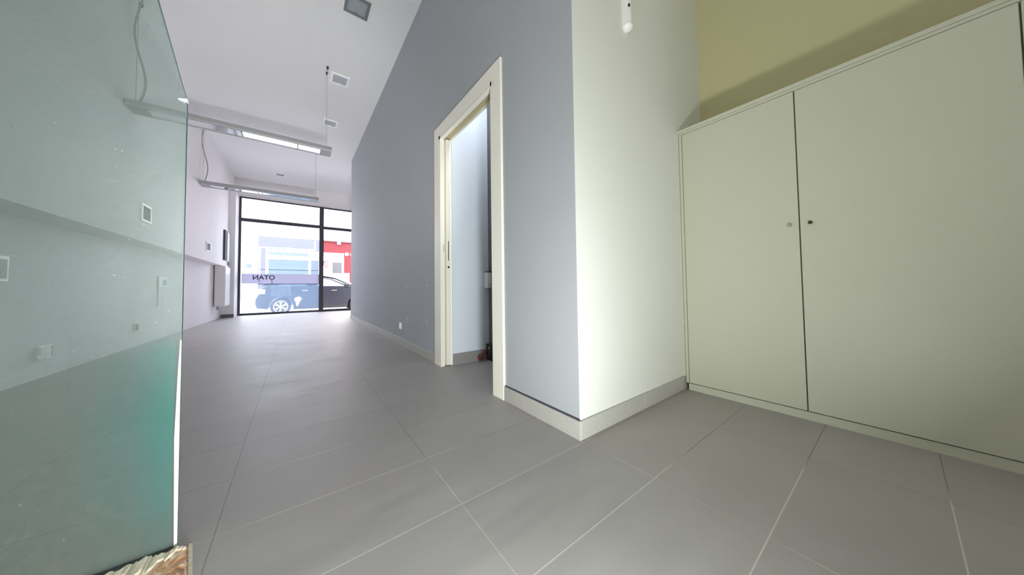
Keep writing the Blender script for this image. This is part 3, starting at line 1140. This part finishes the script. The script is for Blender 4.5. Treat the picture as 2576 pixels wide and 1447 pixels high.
box(bm, 0.78, 1.30, BY - 0.05, BY - 0.0005, 2.96, 3.04)
box(bm, 1.20, 1.30, BY - 0.05, BY - 0.0005, z0, 2.96)
link('garage_frame', bm, M_WTRIM, b1)
bx('transom_light', mat('transom_glass', rgb(56, 58, 72), 0.4), -1.31, 0.65, BY - 0.02, BY - 0.001, 2.70, 2.93, b1)
w1 = bx('side_window', M_GREYG, 0.78, 1.20, BY - 0.02, BY - 0.001, 1.60, 2.50, b1)
w2 = bx('louvre_window', mat('louvre_white', rgb(105, 105, 114), 0.5), 0.78, 1.20, BY - 0.02, BY - 0.001, 2.60, 2.96, b1)
bm = bmesh.new()
for z in (2.68, 2.78, 2.88):
    box(bm, 0.78, 1.20, BY - 0.03, BY - 0.02, z, z + 0.03)
link('slat', bm, M_GREYG, w2)
bx('facade_lamp', M_WTRIM, -0.45, -0.24, BY - 0.14, BY - 0.001, 3.02, 3.20, b1, bevel=0.01)
bm = bmesh.new()
cyl(bm, (-2.18, BY + 0.02, 2.05), (0, -1, 0), 0.13, 0.02, 24)
link('round_plaque', bm, M_GREYG, b1)
bm = bmesh.new()
box(bm, -6, -1.80, BY - 0.0, BY + 0.02, 3.02, 3.05)
link('facade_line', bm, M_GREYG, b1)

b2 = empty('red_building', (4, BY, GZ), 'red ground floor building across the street with white framed door', 'building')
bm = bmesh.new()
box(bm, 1.38, 12, BY + 0.02, BY + 6, z0, 9.5)
link('upper_wall', bm, M_STUCCO, b2)
bx('red_wall', M_REDW, 1.38, 3.35, BY, BY + 0.02, z0, 3.76, b2)
bm = bmesh.new()
box(bm, 1.38, 8.0, BY - 0.10, BY, 3.76, 3.84)
link('cornice', bm, mat('cornice_pink', rgb(84, 66, 66), 0.8), b2)
bx('door_surround', M_WTRIM, 1.46, 2.62, BY - 0.04, BY - 0.001, z0, 3.03, b2)
bx('upper_pane', M_PINKG, 1.955, 2.51, BY - 0.05, BY - 0.0405, 2.70, 2.90, b2)
bx('lower_pane', M_GREYG, 1.955, 2.51, BY - 0.05, BY - 0.0405, 1.70, 2.42, b2)
bx('side_pane', M_PINKG, 1.50, 1.72, BY - 0.05, BY - 0.0405, 2.0, 2.55, b2)
bx('door_step_box', M_WTRIM, 2.62, 2.95, BY - 0.2, BY - 0.001, z0, 1.72, b2, bevel=0.01)
bx('facade_lamp', M_WTRIM, 2.22, 2.42, BY - 0.16, BY - 0.001, 3.60, 3.80, b2, bevel=0.02)
bm = bmesh.new()
cyl(bm, (2.79, BY - 0.001, 2.99), (0, -1, 0), 0.115, 0.05, 28)
link('round_sign', bm, M_WTRIM, b2)
bx('number_plate', M_PINKG, 2.98, 3.10, BY - 0.02, BY - 0.001, 2.90, 3.06, b2)


def make_car(x0, y0, paint, label, gz=GZ):
    """hatchback seen from its side, rear at x0, near flank at y0; x grows to the front"""
    c = empty('parked_car', (x0 + 2.1, y0 + 0.9, gz), label, 'car')
    wd = 1.78

    def P(pts):
        return [(x0 + a, gz + b) for a, b in pts]
    RW, FW, WR = 0.755, 3.40, 0.315
    low = [(0.06, 0.28), (0.0, 0.45), (0.01, 0.62), (0.10, 0.80), (0.16, 1.02), (0.30, 1.09), (1.2, 1.10), (3.15, 1.08), (3.35, 1.04),
           (4.0, 0.90), (4.22, 0.72), (4.26, 0.45), (4.20, 0.25)]

    def arch(cx_, r):
        return [(cx_ + r * math.cos(a), 0.30 + r * math.sin(a)) for a in [PI * k / 12 for k in range(13)]]
    bottom = [(FW + 0.40, 0.22)] + arch(FW, 0.385) + [(FW - 0.40, 0.20), (RW + 0.40, 0.20)] + arch(RW, 0.385) + [(RW - 0.40, 0.24)]
    pts = P(low + bottom)
    bm = bmesh.new()
    secs = []
    for yy, k in ((0.0, 0.965), (0.07, 1.0), (wd - 0.07, 1.0), (wd, 0.965)):
        ring_ = []
        for (px, pz) in pts:
            mz = gz + 0.6
            mx_ = x0 + 2.1
            ring_.append(bm.verts.new((mx_ + (px - mx_) * (0.99 if k < 1 else 1), y0 + yy, mz + (pz - mz) * k)))
        secs.append(ring_)
    n = len(pts)
    for a, b in zip(secs, secs[1:]):
        for i in range(n):
            bm.faces.new((a[i], a[(i + 1) % n], b[(i + 1) % n], b[i]))
    bm.faces.new(secs[0])
    bm.faces.new(secs[-1])
    link('body', bm, paint, c)
    # roof, pillars
    belt, rf = 1.09, 1.50
    tl = 0.16
    roof_pts = [(0.20, 1.10), (0.50, 1.40), (0.95, 1.49), (1.60, 1.525), (2.15, 1.50), (2.55, 1.42), (3.32, 1.06)]
    bm = bmesh.new()

    def strip(ptsu, thick, ya, yb):
        for (a, za), (b, zb_) in zip(ptsu, ptsu[1:]):
            prism(bm, P([(a, za), (b, zb_), (b, zb_ - thick), (a, za - thick)]), 'Y', ya, yb)
    for (ya, yb) in ((y0 + tl, y0 + tl + 0.06), (y0 + wd - tl - 0.06, y0 + wd - tl)):
        strip(roof_pts, 0.055, ya, yb)
        prism(bm, P([(1.62, 1.08), (1.70, 1.08), (1.74, 1.50), (1.66, 1.50)]), 'Y', ya, yb)
        prism(bm, P([(0.20, 1.05), (0.62, 1.08), (0.80, 1.46), (0.50, 1.38)]), 'Y', ya, yb)
    strip(roof_pts[1:6], 0.04, y0 + tl, y0 + wd - tl)
    link('roof', bm, paint, c)
    bm = bmesh.new()
    for ya in (y0 + tl + 0.02, y0 + wd - tl - 0.02):
        prism(bm, P([(0.60, 1.09), (0.80, 1.44), (1.60, 1.48), (2.15, 1.46), (2.5, 1.38), (3.15, 1.08)]), 'Y', ya, ya + 0.004)
    prism(bm, P([(2.55, 1.40), (3.30, 1.06), (3.29, 1.05), (2.54, 1.39)]), 'Y', y0 + tl, y0 + wd - tl)
    link('car_window', bm, M_CARG, c)
    for yy in (y0 + 0.42, y0 + 1.1):
        bm = bmesh.new()
        box(bm, x0 + 1.75, x0 + 1.90, yy, yy + 0.34, gz + 0.7, gz + 1.22, 0.04)
        box(bm, x0 + 1.80, x0 + 1.87, yy + 0.08, yy + 0.26, gz + 1.19, gz + 1.38, 0.03)
        link('seat', bm, M_SEAT, c)
    bm = bmesh.new()
    box(bm, x0 + 2.86, x0 + 3.06, y0 - 0.06, y0 + 0.12, gz + 1.04, gz + 1.18, 0.03)
    link('wing_mirror', bm, paint, c)
    bm = bmesh.new()
    box(bm, x0 + 0.03, x0 + 0.30, y0 - 0.004, y0 + 0.10, gz + 0.80, gz + 0.98, 0.02)
    link('tail_light', bm, M_TAIL, c)
    for xx in (1.42, 2.40):
        bm = bmesh.new()
        box(bm, x0 + xx, x0 + xx + 0.19, y0 - 0.025, y0 + 0.01, gz + 0.90, gz + 0.93, 0.006)
        link('door_handle', bm, M_CHROME, c)
    bm = bmesh.new()
    box(bm, x0 + 1.15, x0 + 2.98, y0 - 0.006, y0 + 0.02, gz + 0.22, gz + 0.31, 0.006)
    link('sill_trim', bm, M_BLACK, c)
    for wx in (RW, FW):
        for wy, d in ((y0 + 0.03, 1), (y0 + wd - 0.03, -1)):
            bm = bmesh.new()
            lathe(bm, (x0 + wx, wy, gz + WR), (0, d, 0), [(0.0, 0.205), (0.0, 0.29), (0.02, WR), (0.18, WR), (0.20, 0.27), (0.20, 0.0)], 32)
            tyre = link('wheel', bm, M_TYRE, c)
            bm = bmesh.new()
            cc = Vector((x0 + wx, wy, gz + WR))
            ring(bm, cc, (0, 1, 0), 0.212, 0.016, 32)
            for k in range(6):
                a = 2 * PI * k / 6 + 0.5
                for da in (-0.16, 0.16):
                    tube(bm, [cc + Vector((0.03 * math.cos(a), 0.0, 0.03 * math.sin(a))),
                              cc + Vector((0.20 * math.cos(a + da), 0, 0.20 * math.sin(a + da)))], 0.014, 6)
            cyl(bm, (cc.x, cc.y - 0.02, cc.z), (0, 1, 0), 0.045, 0.04, 16)
            link('rim', bm, M_RIM, tyre)
    return c


make_car(-1.20, 13.2, M_CAR, 'dark hatchback parked outside, its rear behind the dusty left window pane')
make_car(2.35, 17.6, M_CARW, 'white car behind the dark hatchback at the right of the window')
